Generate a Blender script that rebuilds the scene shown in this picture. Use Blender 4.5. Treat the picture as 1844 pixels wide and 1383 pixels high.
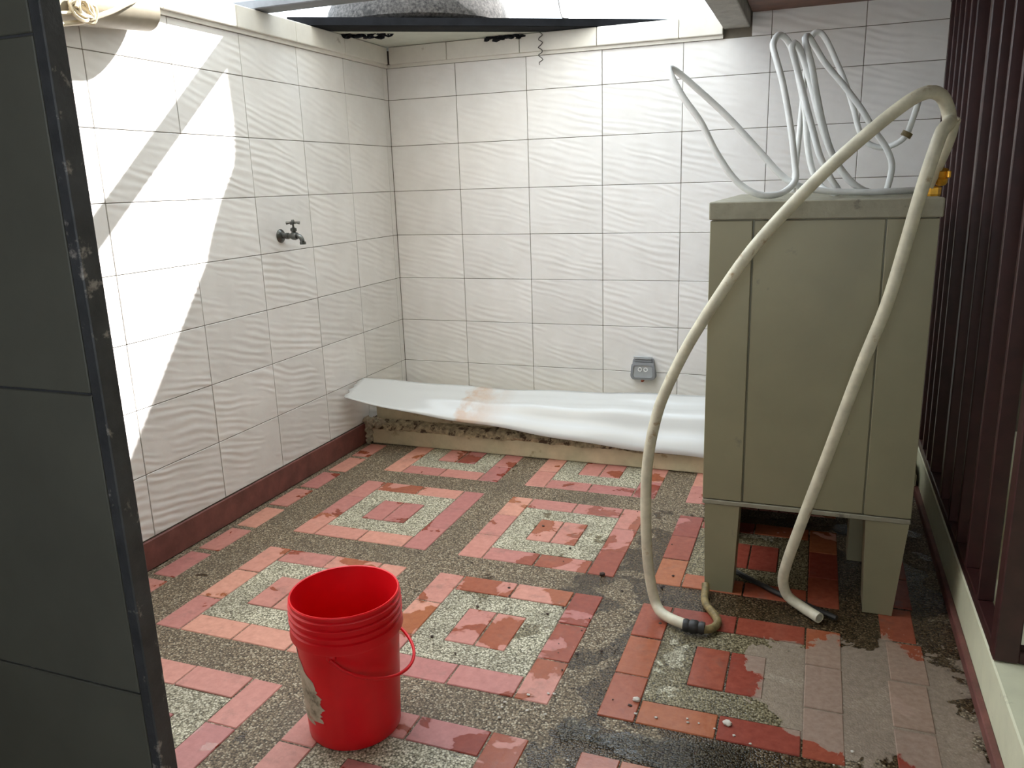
import bpy, bmesh, math, random
from mathutils import Vector, Matrix, noise as mnoise
random.seed(7)
scene = bpy.context.scene
for o in list(bpy.data.objects):
    bpy.data.objects.remove(o, do_unlink=True)
COL = scene.collection
PI = math.pi

# ------------------------------------------------------------------ camera
cam_d = bpy.data.cameras.new('camera'); cam = bpy.data.objects.new('camera', cam_d); COL.objects.link(cam)
cam_d.sensor_width = 36.0; cam_d.sensor_fit = 'HORIZONTAL'; cam_d.lens = 36.0 * 1446.185 / 1844.0
cam_d.clip_start = 0.02
cam.matrix_world = (Matrix.Translation((2.2412, -4.1043, 1.3387)) @ Matrix.Rotation(0.36586, 4, 'Z')
                    @ Matrix.Rotation(1.32611, 4, 'X') @ Matrix.Rotation(-0.03159, 4, 'Z'))
scene.camera = cam

# ------------------------------------------------------------------ sky, sun, exposure
world = bpy.data.worlds.new('world'); scene.world = world; world.use_nodes = True
bg = world.node_tree.nodes['Background']
bg.inputs['Color'].default_value = (0.82, 0.92, 1.0, 1); bg.inputs['Strength'].default_value = 0.85
SUN_M, SUN_K = 2.0, 1.754           # per metre towards -x the sunlight runs 2.0 m towards -y and 1.754 m down
sun_d = bpy.data.lights.new('sun', 'SUN'); sun = bpy.data.objects.new('sun', sun_d); COL.objects.link(sun)
sun_d.energy = 3.5; sun_d.angle = math.radians(0.6); sun_d.color = (1.0, 0.975, 0.94)
sun.rotation_euler = Vector((-1, -SUN_M, -SUN_K)).to_track_quat('-Z', 'Y').to_euler()
sun.location = (3, 5, 6)
vs = scene.view_settings
vs.view_transform = 'Standard'; vs.look = 'None'; vs.gamma = 1.0; vs.use_curve_mapping = False
vs.exposure = 2.95

# ------------------------------------------------------------------ node helpers
def mat(name):
    m = bpy.data.materials.new(name); m.use_nodes = True
    nt = m.node_tree
    return m, nt, nt.nodes['Principled BSDF']
def nd(nt, t, **kw):
    n = nt.nodes.new(t)
    for k, v in kw.items():
        if k in n.inputs: n.inputs[k].default_value = v
        else: setattr(n, k, v)
    return n
def lk(nt, a, b): nt.links.new(a, b)
def ramp(nt, fac, stops, interp='LINEAR'):
    r = nt.nodes.new('ShaderNodeValToRGB'); r.color_ramp.interpolation = interp
    e = r.color_ramp.elements
    while len(e) > 1: e.remove(e[-1])
    e[0].position = stops[0][0]; e[0].color = stops[0][1]
    for p, c in stops[1:]:
        x = e.new(p); x.color = c
    if fac is not None: lk(nt, fac, r.inputs[0])
    return r.outputs[0]
def c4(c): return (c[0], c[1], c[2], 1)
def mixc(nt, fac, a, b, typ='MIX'):
    m = nt.nodes.new('ShaderNodeMix'); m.data_type = 'RGBA'; m.blend_type = typ
    for sock, v in ((m.inputs[0], fac), (m.inputs[6], a), (m.inputs[7], b)):
        if hasattr(v, 'links'): lk(nt, v, sock)
        elif isinstance(v, (int, float)): sock.default_value = v
        else: sock.default_value = c4(v)
    return m.outputs[2]
def mth(nt, op, a, b=0.0, c=None, clamp=False):
    m = nt.nodes.new('ShaderNodeMath'); m.operation = op; m.use_clamp = clamp
    for i, v in enumerate((a, b, c)):
        if v is None: continue
        if hasattr(v, 'links'): lk(nt, v, m.inputs[i])
        else: m.inputs[i].default_value = v
    return m.outputs[0]
def pos(nt): return nt.nodes.new('ShaderNodeNewGeometry').outputs['Position']
def noise(nt, vec, scale, detail=3, rough=0.5, dist=0.0):
    n = nd(nt, 'ShaderNodeTexNoise', Scale=scale, Detail=detail, Roughness=rough, Distortion=dist)
    if vec is not None: lk(nt, vec, n.inputs['Vector'])
    return n.outputs['Fac']
def bump(nt, bsdf, h, strength, dist):
    b = nd(nt, 'ShaderNodeBump', Strength=strength, Distance=dist); lk(nt, h, b.inputs['Height'])
    lk(nt, b.outputs[0], bsdf.inputs['Normal']); return b
def plain(name, col, rough=0.5, metal=0.0, var=0.15, scale=12, bmp=0.0, spec=0.5, dirt=None):
    m, nt, b = mat(name)
    p = pos(nt); n = noise(nt, p, scale, 5, 0.6)
    dark = [c * (1 - var) for c in col]; light = [min(1, c * (1 + var)) for c in col]
    cc = ramp(nt, n, [(0.3, c4(dark)), (0.7, c4(light))])
    if dirt:
        n2 = noise(nt, p, dirt[1], 6, 0.65)
        f = ramp(nt, n2, [(dirt[2], (0, 0, 0, 1)), (dirt[2] + 0.08, (1, 1, 1, 1))])
        cc = mixc(nt, f, cc, dirt[0])
    lk(nt, cc, b.inputs['Base Color'])
    b.inputs['Roughness'].default_value = rough; b.inputs['Metallic'].default_value = metal
    b.inputs['Specular IOR Level'].default_value = spec
    if bmp: bump(nt, b, noise(nt, p, scale * 6, 4, 0.6), bmp, 0.004)
    return m

# ---- floor wetness shared by gravel and brick; its dark tone also paints shade by the cabinet
def dist_to(nt, p, c):
    d = nt.nodes.new('ShaderNodeVectorMath'); d.operation = 'DISTANCE'
    lk(nt, p, d.inputs[0]); d.inputs[1].default_value = c; return d.outputs['Value']
def blob(nt, p, c, r):
    return mth(nt, 'SUBTRACT', 1.0, mth(nt, 'DIVIDE', dist_to(nt, p, c), r), clamp=True)
def wet_shade_mask(nt, base):
    p = pos(nt)
    n = noise(nt, p, 6.0, 4, 0.55, 0.4)
    s = mth(nt, 'ADD', n, base)
    for c, r, k in (((2.25, -1.70, 0), 0.95, 0.42), ((2.0, -2.55, 0), 0.60, 0.34), ((1.25, -1.85, 0), 0.45, 0.10), ((2.0, -1.2, 0), 0.9, 0.16)):
        s = mth(nt, 'ADD', s, mth(nt, 'MULTIPLY', blob(nt, p, c, r), k))
    return ramp(nt, s, [(0.585, (0, 0, 0, 1)), (0.605, (1, 1, 1, 1))])
def film_mask(nt):
    p = pos(nt); n = noise(nt, p, 7.0, 5, 0.6, 0.5)
    s = n
    for c, r, k in (((2.33, -2.05, 0), 0.34, 0.42), ((2.60, -1.95, 0), 0.50, 0.32), ((2.62, -2.35, 0), 0.35, 0.30)):
        s = mth(nt, 'ADD', s, mth(nt, 'MULTIPLY', blob(nt, p, c, r), k))
    return ramp(nt, s, [(0.725, (0, 0, 0, 1)), (0.745, (0.82, 0.82, 0.82, 1))])
def film_col(nt):
    n = noise(nt, pos(nt), 60, 4, 0.6)
    return ramp(nt, n, [(0.3, (0.22, 0.165, 0.12, 1)), (0.7, (0.32, 0.25, 0.19, 1))])
def brick_mat():
    m, nt, b = mat('terracotta_brick')
    p = pos(nt); r = nt.nodes.new('ShaderNodeObjectInfo').outputs['Random']
    n = noise(nt, p, 40, 5, 0.65)
    dry = ramp(nt, n, [(0.25, (0.41, 0.16, 0.125, 1)), (0.75, (0.55, 0.24, 0.19, 1))])
    wetc = ramp(nt, n, [(0.25, (0.24, 0.056, 0.028, 1)), (0.75, (0.34, 0.095, 0.048, 1))])
    w = wet_shade_mask(nt, 0.0)
    c = mixc(nt, w, dry, wetc)
    hv = nt.nodes.new('ShaderNodeHueSaturation'); lk(nt, c, hv.inputs['Color'])
    lk(nt, mth(nt, 'MULTIPLY_ADD', r, 0.40, 0.80), hv.inputs['Value'])
    lk(nt, mth(nt, 'MULTIPLY_ADD', r, 0.025, 0.487), hv.inputs['Hue'])
    st = noise(nt, p, 9, 6, 0.7)
    sf = ramp(nt, st, [(0.56, (0, 0, 0, 1)), (0.72, (0.55, 0.55, 0.55, 1))])
    c = mixc(nt, sf, hv.outputs[0], (0.15, 0.085, 0.068))
    f = film_mask(nt); c = mixc(nt, f, c, film_col(nt))
    lk(nt, c, b.inputs['Base Color'])
    rr = mixc(nt, w, (0.5, 0.5, 0.5), (0.25, 0.25, 0.25)); rr = mixc(nt, f, rr, (0.7, 0.7, 0.7))
    lk(nt, rr, b.inputs['Roughness'])
    bump(nt, b, n, 0.25, 0.003)
    return m
def gravel_mat(name, cols, scale, wet_shade_mul, film=True):
    m, nt, b = mat(name)
    p = pos(nt)
    v = nd(nt, 'ShaderNodeTexVoronoi', Scale=scale); lk(nt, p, v.inputs['Vector'])
    sep = nt.nodes.new('ShaderNodeSeparateColor'); lk(nt, v.outputs['Color'], sep.inputs[0])
    stops = [(i / len(cols), c4(c)) for i, c in enumerate(cols)]
    c = ramp(nt, sep.outputs[0], stops, 'CONSTANT')
    gap = ramp(nt, v.outputs['Distance'], [(0.40, (1, 1, 1, 1)), (0.80, (0.16, 0.15, 0.13, 1))])
    c = mixc(nt, 1.0, c, gap, 'MULTIPLY')
    big = noise(nt, p, 4, 6, 0.65)
    c = mixc(nt, ramp(nt, big, [(0.42, (0, 0, 0, 1)), (0.75, (0.55, 0.55, 0.55, 1))]), c, (0.085, 0.066, 0.045))
    w = wet_shade_mask(nt, -0.09)
    c = mixc(nt, w, c, mixc(nt, 1.0, c, wet_shade_mul, 'MULTIPLY'))
    f = film_mask(nt); c = mixc(nt, f, c, film_col(nt))
    lk(nt, c, b.inputs['Base Color'])
    rr = mixc(nt, w, (0.65, 0.65, 0.65), (0.16, 0.16, 0.16)); rr = mixc(nt, f, rr, (0.75, 0.75, 0.75))
    lk(nt, rr, b.inputs['Roughness'])
    b.inputs['Specular IOR Level'].default_value = 0.35
    bump(nt, b, v.outputs['Distance'], 0.5, -0.003)
    return m
def tile_mat():
    m, nt, b = mat('rippled_wall_tile')
    tc = nt.nodes.new('ShaderNodeTexCoord').outputs['Object']
    rnd = nt.nodes.new('ShaderNodeObjectInfo').outputs['Random']
    s = nt.nodes.new('ShaderNodeSeparateXYZ'); lk(nt, tc, s.inputs[0])
    u = mth(nt, 'ADD', s.outputs[0], s.outputs[1]); z = s.outputs[2]
    cv = nt.nodes.new('ShaderNodeCombineXYZ')
    lk(nt, mth(nt, 'ADD', z, mth(nt, 'MULTIPLY', u, 0.24)), cv.inputs[0])
    lk(nt, mth(nt, 'MULTIPLY', u, 0.45), cv.inputs[1])
    lk(nt, mth(nt, 'MULTIPLY', rnd, 7.0), cv.inputs[2])
    wv = nd(nt, 'ShaderNodeTexWave', Scale=9.5, Distortion=6.5, Detail=1.5)
    wv.inputs['Detail Scale'].default_value = 0.9; lk(nt, cv.outputs[0], wv.inputs['Vector'])
    amp = ramp(nt, noise(nt, cv.outputs[0], 9, 2), [(0.40, (0.04, 0.04, 0.04, 1)), (0.66, (1, 1, 1, 1))])
    h = mth(nt, 'MULTIPLY', wv.outputs['Fac'], amp)
    p = pos(nt); n = noise(nt, p, 7, 5, 0.6)
    c = ramp(nt, n, [(0.3, (0.80, 0.780, 0.762, 1)), (0.7, (0.875, 0.860, 0.848, 1))])
    hv = nt.nodes.new('ShaderNodeHueSaturation'); lk(nt, c, hv.inputs['Color'])
    lk(nt, mth(nt, 'MULTIPLY_ADD', rnd, 0.08, 0.95), hv.inputs['Value'])
    lk(nt, hv.outputs[0], b.inputs['Base Color'])
    b.inputs['Roughness'].default_value = 0.38
    b.inputs['Specular IOR Level'].default_value = 0.4
    bump(nt, b, h, 0.30, 0.006)
    return m

M = {}
M['brick'] = brick_mat()
M['gravel_dark'] = gravel_mat('dark_pebble_wash', [(0.17, 0.122, 0.072), (0.25, 0.188, 0.118), (0.12, 0.085, 0.052), (0.32, 0.25, 0.165), (0.19, 0.14, 0.085), (0.46, 0.39, 0.28)], 185, (0.36, 0.31, 0.25))
M['gravel_light'] = gravel_mat('pale_pebble_wash', [(0.52, 0.48, 0.345), (0.64, 0.59, 0.44), (0.40, 0.365, 0.255), (0.74, 0.69, 0.53), (0.30, 0.27, 0.18)], 180, (0.46, 0.42, 0.34))
M['tile'] = tile_mat()
M['grout'] = plain('grout', (0.16, 0.14, 0.11), 0.9, var=0.25)
M['cap'] = plain('cap_tile', (0.72, 0.69, 0.63), 0.45, var=0.06, dirt=((0.35, 0.31, 0.25), 7, 0.66))
M['base_red'] = plain('red_baseboard', (0.17, 0.062, 0.052), 0.5, var=0.3, bmp=0.2)
M['cream_paint'] = plain('cream_paint', (0.70, 0.69, 0.50), 0.6, var=0.06, bmp=0.15, dirt=((0.33, 0.31, 0.21), 5, 0.66))
M['plaster'] = plain('plaster', (0.45, 0.41, 0.34), 0.8, var=0.12, bmp=0.2)
M['wood_ceiling'] = plain('brown_ceiling', (0.15, 0.07, 0.045), 0.6, var=0.3)
M['concrete'] = plain('grey_concrete', (0.36, 0.35, 0.32), 0.85, var=0.18, scale=18, bmp=0.35)
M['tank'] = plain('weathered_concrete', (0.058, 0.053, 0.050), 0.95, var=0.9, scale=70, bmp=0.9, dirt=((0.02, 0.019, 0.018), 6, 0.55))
M['steel_grey'] = plain('grey_painted_steel', (0.15, 0.155, 0.165), 0.55, 0.2, var=0.2, bmp=0.1)
M['steel_black'] = plain('black_steel', (0.009, 0.010, 0.013), 0.75, 0.0, var=0.4, bmp=0.2, spec=0.15)
M['panel_pale'] = plain('pale_sheet', (0.60, 0.62, 0.55), 0.7, var=0.08)
M['maroon'] = plain('maroon_paint', (0.045, 0.014, 0.014), 0.36, var=0.25, scale=20)
M['stone'] = plain('olive_grey_stone', (0.255, 0.228, 0.138), 0.42, var=0.07, scale=6, dirt=((0.16, 0.145, 0.105), 6, 0.68))
M['stone_edge'] = plain('stained_stone', (0.28, 0.26, 0.19), 0.6, var=0.15, scale=20, bmp=0.3, dirt=((0.14, 0.12, 0.09), 16, 0.62))
M['hose_cream'] = plain('cream_hose', (0.60, 0.555, 0.42), 0.42, var=0.16, scale=25, dirt=((0.36, 0.24, 0.12), 14, 0.62))
M['hose_white'] = plain('white_hose', (0.80, 0.81, 0.80), 0.35, var=0.08, scale=25)
M['hose_brown'] = plain('muddy_hose', (0.22, 0.16, 0.065), 0.55, var=0.5, scale=40, bmp=0.4)
M['hose_black'] = plain('black_cable', (0.02, 0.018, 0.016), 0.5, var=0.3)
M['brass'] = plain('yellow_brass', (0.62, 0.32, 0.03), 0.35, 0.6, var=0.3, scale=50)
M['chrome'] = plain('dull_tap_metal', (0.13, 0.135, 0.13), 0.3, 0.9, var=0.3, scale=60)
M['grey_plastic'] = plain('grey_plastic', (0.27, 0.28, 0.30), 0.4, var=0.1)
M['grey_light'] = plain('light_grey_plastic', (0.42, 0.44, 0.46), 0.25, var=0.1)
M['rust'] = plain('rusty_clip', (0.20, 0.045, 0.02), 0.6, var=0.3)
M['cable'] = plain('cream_cable', (0.58, 0.50, 0.36), 0.5, var=0.15)
M['pipe'] = plain('dirty_pvc', (0.34, 0.30, 0.23), 0.5, var=0.2, scale=6, dirt=((0.20, 0.165, 0.11), 5, 0.58))
M['kerb'] = plain('cream_kerb', (0.52, 0.45, 0.30), 0.75, var=0.18, scale=9, bmp=0.4, dirt=((0.30, 0.22, 0.12), 10, 0.60))
M['kerb_rough'] = plain('eroded_kerb', (0.40, 0.32, 0.20), 0.95, var=0.5, scale=45, bmp=1.0, dirt=((0.075, 0.045, 0.025), 28, 0.52))
M['mortar'] = plain('mortar', (0.42, 0.37, 0.27), 0.95, var=0.4, scale=60, bmp=0.8)
M['stone_chip'] = plain('pale_chip', (0.55, 0.50, 0.43), 0.8, var=0.2)
M['dark_crumb'] = plain('dark_crumb', (0.05, 0.032, 0.025), 0.9, var=0.4)
M['door_black'] = plain('black_frame', (0.07, 0.07, 0.075), 0.45, 0.1, var=0.3, scale=15, bmp=0.3, dirt=((0.42, 0.37, 0.34), 22, 0.60))
M['pillar_tile'] = plain('olive_wall_tile', (0.13, 0.125, 0.10), 0.5, var=0.10, scale=6)
M['wire'] = plain('rusty_wire', (0.10, 0.09, 0.085), 0.6, 0.4, var=0.3)
def bucket_mat():
    m, nt, b = mat('red_plastic')
    p = pos(nt); n = noise(nt, p, 10, 4)
    lk(nt, ramp(nt, n, [(0.3, (0.66, 0.004, 0.010, 1)), (0.7, (0.76, 0.007, 0.014, 1))]), b.inputs['Base Color'])
    b.inputs['Roughness'].default_value = 0.36
    b.inputs['Specular IOR Level'].default_value = 0.35
    return m
M['bucket'] = bucket_mat()
def label_mat():
    m, nt, b = mat('torn_label')
    p = pos(nt); n = noise(nt, p, 26, 6, 0.7)
    lk(nt, ramp(nt, n, [(0.35, (0.17, 0.15, 0.10, 1)), (0.48, (0.42, 0.36, 0.26, 1)), (0.65, (0.55, 0.46, 0.35, 1))]), b.inputs['Base Color'])
    b.inputs['Roughness'].default_value = 0.8; bump(nt, b, n, 0.4, 0.002)
    return m
M['label'] = label_mat()
def sheet_mat():
    m, nt, b = mat('white_pvc')
    p = pos(nt); s = nt.nodes.new('ShaderNodeSeparateXYZ'); lk(nt, p, s.inputs[0])
    n = noise(nt, p, 8, 5, 0.6)
    x = mth(nt, 'ADD', s.outputs[0], mth(nt, 'MULTIPLY', n, 0.22))
    f = ramp(nt, mth(nt, 'SUBTRACT', x, 0.1), [(0.60, (0, 0, 0, 1)), (0.64, (1, 1, 1, 1)), (0.72, (0.8, 0.8, 0.8, 1)), (0.86, (0, 0, 0, 1))])
    f = mth(nt, 'MULTIPLY', f, ramp(nt, n, [(0.35, (0, 0, 0, 1)), (0.6, (0.85, 0.85, 0.85, 1))]))
    lk(nt, mixc(nt, f, (0.60, 0.60, 0.585), (0.52, 0.34, 0.22)), b.inputs['Base Color'])
    b.inputs['Roughness'].default_value = 0.2
    return m
M['sheet'] = sheet_mat()
def water_mat():
    m, nt, b = mat('water'); out = nt.nodes['Material Output']
    tr = nd(nt, 'ShaderNodeBsdfTransparent'); gl = nd(nt, 'ShaderNodeBsdfGlossy', Roughness=0.03)
    tr.inputs['Color'].default_value = (0.86, 0.88, 0.88, 1)
    bp = nd(nt, 'ShaderNodeBump', Strength=0.25, Distance=0.004); lk(nt, noise(nt, pos(nt), 70, 3), bp.inputs['Height'])
    lk(nt, bp.outputs[0], gl.inputs['Normal'])
    fr = nd(nt, 'ShaderNodeFresnel', IOR=1.33); lk(nt, bp.outputs[0], fr.inputs['Normal'])
    mx = nt.nodes.new('ShaderNodeMixShader'); lk(nt, fr.outputs[0], mx.inputs[0]); lk(nt, tr.outputs[0], mx.inputs[1]); lk(nt, gl.outputs[0], mx.inputs[2])
    lk(nt, mx.outputs[0], out.inputs['Surface']); nt.nodes.remove(b)
    return m
M['water'] = water_mat()
def glass_mat():
    m, nt, b = mat('clear_lid')
    b.inputs['Base Color'].default_value = (0.8, 0.83, 0.85, 1); b.inputs['Roughness'].default_value = 0.08
    b.inputs['Transmission Weight'].default_value = 0.85; b.inputs['IOR'].default_value = 1.45
    return m
M['clear'] = glass_mat()

# ------------------------------------------------------------------ mesh helpers
def tag(o, label=None, cat=None, group=None, kind=None):
    if label: o['label'] = label
    if cat: o['category'] = cat
    if group: o['group'] = group
    if kind: o['kind'] = kind
    return o
def wloc(o):
    v = Vector((0, 0, 0))
    while o is not None:
        v += o.location; o = o.parent
    return v
def obj(name, bm, m, parent=None, smooth=False):
    if parent is not None:
        d = wloc(parent)
        if d.length > 0: bmesh.ops.translate(bm, verts=bm.verts[:], vec=-d)
    bmesh.ops.recalc_face_normals(bm, faces=bm.faces[:])
    if m == 'water':
        bm.normal_update()
        if max(bm.faces, key=lambda f: f.calc_area()).normal.z < 0: bmesh.ops.reverse_faces(bm, faces=bm.faces[:])
    me = bpy.data.meshes.new(name); bm.to_mesh(me); bm.free()
    me.materials.append(M[m] if isinstance(m, str) else m)
    if smooth:
        for p in me.polygons: p.use_smooth = True
        if smooth != 'all':
            try: me.set_sharp_from_angle(angle=math.radians(40))
            except Exception: pass
    o = bpy.data.objects.new(name, me); COL.objects.link(o); o.parent = parent
    return o
def inst(name, me, loc, parent=None, rot=None):
    o = bpy.data.objects.new(name, me); COL.objects.link(o); o.parent = parent; o.location = loc
    if rot: o.rotation_euler = rot
    return o
def thing(name, label, cat, loc, group=None):
    o = bpy.data.objects.new(name, None); COL.objects.link(o); o.location = loc; o.empty_display_size = 0.05
    return tag(o, label, cat, group)
def nb(): return bmesh.new()
def lerp(a, b, t): return a + (b - a) * t
def box(bm, x0, x1, y0, y1, z0, z1, bev=0.0, seg=1):
    r = bmesh.ops.create_cube(bm, size=1.0); vv = r['verts']
    for v in vv:
        v.co = Vector((x0 + (v.co.x + 0.5) * (x1 - x0), y0 + (v.co.y + 0.5) * (y1 - y0), z0 + (v.co.z + 0.5) * (z1 - z0)))
    if bev:
        ed = list({e for v in vv for e in v.link_edges})
        bmesh.ops.bevel(bm, geom=ed, offset=bev, segments=seg, affect='EDGES', profile=0.5)
    return bm
def bx(*a, **k): return box(nb(), *a, **k)
def hexa(bm, bot, top):
    v = [bm.verts.new(p) for p in list(bot) + list(top)]; n = len(bot)
    bm.faces.new(v[:n][::-1]); bm.faces.new(v[n:])
    for i in range(n): bm.faces.new((v[i], v[(i + 1) % n], v[n + (i + 1) % n], v[n + i]))
    return bm
def catmull(pts, step=0.012):
    P = [Vector(p) for p in pts]; P = [P[0] * 2 - P[1]] + P + [P[-1] * 2 - P[-2]]
    out = []
    for i in range(1, len(P) - 2):
        a, b, c, d = P[i - 1], P[i], P[i + 1], P[i + 2]
        n = max(2, int((c - b).length / step))
        # centripetal-like: scaled tangents
        L = (c - b).length
        m1 = (c - a) * (L / max(1e-6, (c - b).length + (b - a).length)); m2 = (d - b) * (L / max(1e-6, (d - c).length + L))
        for k in range(n):
            t = k / n; t2, t3 = t * t, t * t * t
            out.append(b * (2 * t3 - 3 * t2 + 1) + m1 * (t3 - 2 * t2 + t) + c * (-2 * t3 + 3 * t2) + m2 * (t3 - t2))
    out.append(P[-2]); return out
def tube(bm, pts, r, n=10, smooth=True, step=0.012, hollow=0.0, rfun=None):
    C = catmull(pts, step) if smooth else [Vector(p) for p in pts]
    T = [(C[min(i + 1, len(C) - 1)] - C[max(i - 1, 0)]).normalized() for i in range(len(C))]
    nrm = T[0].orthogonal().normalized(); rings = []
    for i, (c, t) in enumerate(zip(C, T)):
        nrm = (nrm - t * nrm.dot(t))
        nrm = nrm.normalized() if nrm.length > 1e-6 else t.orthogonal().normalized()
        b = t.cross(nrm); rr = r if rfun is None else r * rfun(i / (len(C) - 1))
        rings.append([bm.verts.new(c + (nrm * math.cos(2 * PI * k / n) + b * math.sin(2 * PI * k / n)) * rr) for k in range(n)])
    for A, B in zip(rings, rings[1:]):
        for k in range(n): bm.faces.new((A[k], A[(k + 1) % n], B[(k + 1) % n], B[k]))
    if hollow:
        for ring, c, t in ((rings[0], C[0], T[0]), (rings[-1], C[-1], -T[-1])):
            inner = [bm.verts.new(c + (v.co - c) * hollow) for v in ring]
            deep = [bm.verts.new(c + (v.co - c) * hollow + t * r * 2.2) for v in ring]
            for k in range(n):
                bm.faces.new((ring[k], ring[(k + 1) % n], inner[(k + 1) % n], inner[k]))
                bm.faces.new((inner[k], inner[(k + 1) % n], deep[(k + 1) % n], deep[k]))
            bm.faces.new(deep)
    else:
        bm.faces.new(rings[0][::-1]); bm.faces.new(rings[-1])
    return bm
def lathe(bm, prof, n=48, mtx=None, closed=False):
    rings = []
    for r, z in prof:
        if r < 1e-6: rings.append([bm.verts.new((0, 0, z))])
        else: rings.append([bm.verts.new((r * math.cos(2 * PI * k / n), r * math.sin(2 * PI * k / n), z)) for k in range(n)])
    prs = list(zip(rings, rings[1:]))
    if closed: prs.append((rings[-1], rings[0]))
    for A, B in prs:
        for k in range(n):
            k2 = (k + 1) % n
            if len(A) == 1 and len(B) == 1: continue
            if len(A) == 1: bm.faces.new((A[0], B[k], B[k2]))
            elif len(B) == 1: bm.faces.new((A[k], A[k2], B[0]))
            else: bm.faces.new((A[k], A[k2], B[k2], B[k]))
    vs_ = [v for rg in rings for v in rg]
    if mtx is not None: bmesh.ops.transform(bm, matrix=mtx, verts=vs_)
    return bm
def lumpy(bm, c, r, sub=2, amp=0.35, seed=0, sq=(1, 1, 1)):
    res = bmesh.ops.create_icosphere(bm, subdivisions=sub, radius=1.0)
    for v in res['verts']:
        k = 1 + amp * mnoise.noise(v.co * 1.7 + Vector((seed * 3.1, seed, 0))) + 0.4 * amp * mnoise.noise(v.co * 5 + Vector((0, seed, 9)))
        v.co = Vector(c) + Vector((v.co.x * sq[0], v.co.y * sq[1], v.co.z * sq[2])) * r * k
    return bm

# ================================================================== THE SETTING
WZ = [0.1113, 0.3505, 0.5917, 0.8328, 1.0740, 1.3151, 1.5563, 1.7975, 1.960]   # tile row joints
GAP = 0.0028; TT = 0.009

# ---- floor: pebble-wash slab with recessed joints, pale panels and terracotta bricks set in it
floor = obj('floor', bx(-0.15, 3.6, -5.4, 0.15, -0.12, -0.003), 'gravel_dark'); tag(floor, kind='structure')
B_ = 0.1
def brick_mesh(name, lx, ly):
    bm = bx(-lx / 2 + 0.0024, lx / 2 - 0.0024, -ly / 2 + 0.0024, ly / 2 - 0.0024, -0.03, 0.0, bev=0.0022)
    o = obj(name, bm, 'brick'); me = o.data; bpy.data.objects.remove(o); return me
bm_y = brick_mesh('brick_long_y', B_, 0.2); bm_x = brick_mesh('brick_long_x', 0.2, B_)
def brick(me, x, y):
    inst('brick', me, (x, y, random.uniform(-0.0012, 0.0012)), floor, (random.uniform(-.003, .003), random.uniform(-.003, .003), random.uniform(-.006, .006)))
panel_bm = nb()
for (a0, a1, b0, b1) in ((-.2, .2, .1, .2), (-.2, .2, -.2, -.1), (-.2, -.1, -.1, .1), (.1, .2, -.1, .1)):
    box(panel_bm, a0 + .0005, a1 - .0005, b0 + .0005, b1 - .0005, -0.02, -0.002)
_po = obj('pebble_panel', panel_bm, 'gravel_light'); panel_me = _po.data; bpy.data.objects.remove(_po)
for i in range(3):
    for j in range(-1, 3):
        cx = 0.312 + i * 0.73 + 0.3; cy = -(1.0085 + j * 0.7415 + 0.3)
        inst('pebble_panel', panel_me, (cx, cy, 0), floor)
        for s in (-1, 1):
            for k in (-1, 0, 1): brick(bm_y, cx + s * 0.25, cy + k * 0.2)
            for k in (-0.5, 0.5): brick(bm_x, cx + k * 0.2, cy + s * 0.25)
            brick(bm_y, cx + s * 0.05, cy)
for k in range(11): brick(bm_y, 0.092 + 0.006 * math.sin(k * 1.7), -0.62 - 0.226 * k)        # border course by the left wall
for k in range(11): brick(bm_y, 2.535 + 0.006 * math.sin(k * 2.3), -0.62 - 0.206 * k)        # border course by the step
for k in range(4): brick(bm_x, 0.30 + 0.21 * k, -3.17)

# ---- left wall and back wall: grout-coloured slab with tiles standing proud of it
wall_left = obj('wall_left', bx(-0.14, -0.003, -5.4, 0.14, 0, 2.05), 'grout'); tag(wall_left, kind='structure')
wb = bx(-0.003, 3.6, 0.003, 0.14, 0, 1.975); box(wb, 1.76, 3.6, 0.003, 0.14, 1.975, 2.07)
box(wb, -0.003, 1.76, 0.003, 0.14, 1.975, 2.05)
wall_back = obj('wall_back', wb, 'grout'); tag(wall_back, kind='structure')
_cache = {}
def tile_mesh(axis, w, h):
    k = (axis, round(w, 4), round(h, 4))
    if k not in _cache:
        a, b = w / 2 - GAP / 2, h / 2 - GAP / 2
        bm = bx(-a, a, 0, TT, -b, b, bev=0.0012) if axis == 'x' else bx(-TT, 0, -a, a, -b, b, bev=0.0012)
        o = obj('tile_' + axis, bm, 'tile'); _cache[k] = o.data; bpy.data.objects.remove(o)
    return _cache[k]
XB = [0.0, 0.404] + [0.008 + 0.3959 * c for c in range(2, 8)]
def back_tiles(zs, x0, x1):
    for a, b in zip(XB, XB[1:]):
        a2, b2 = max(a, x0), min(b, x1)
        if b2 - a2 < 0.01: continue
        for c, d in zip(zs, zs[1:]):
            t = inst('tile', tile_mesh('x', b2 - a2, d - c), ((a2 + b2) / 2, random.uniform(-.0006, .0006), (c + d) / 2), wall_back, (random.uniform(-.002, .002), 0, random.uniform(-.002, .002)))
back_tiles(WZ, 0, 3)
back_tiles([0.0, WZ[0]], 0, 3)
back_tiles([1.960, 2.066], 1.90, 3)
YL = [0.0, 0.0477] + [0.0477 + 0.3909 * c for c in range(1, 9)]
for a, b in zip(YL, YL[1:]):
    for c, d in zip(WZ, WZ[1:]):
        inst('tile', tile_mesh('y', b - a, d - c), (random.uniform(-.0006, .0006), -(a + b) / 2, (c + d) / 2), wall_left, (0, random.uniform(-.002, .002), random.uniform(-.002, .002)))
bb = obj('baseboard_left', bx(0.0, 0.012, -3.2, -0.002, 0, 0.1095, bev=0.002), 'base_red'); tag(bb, kind='structure')

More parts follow.
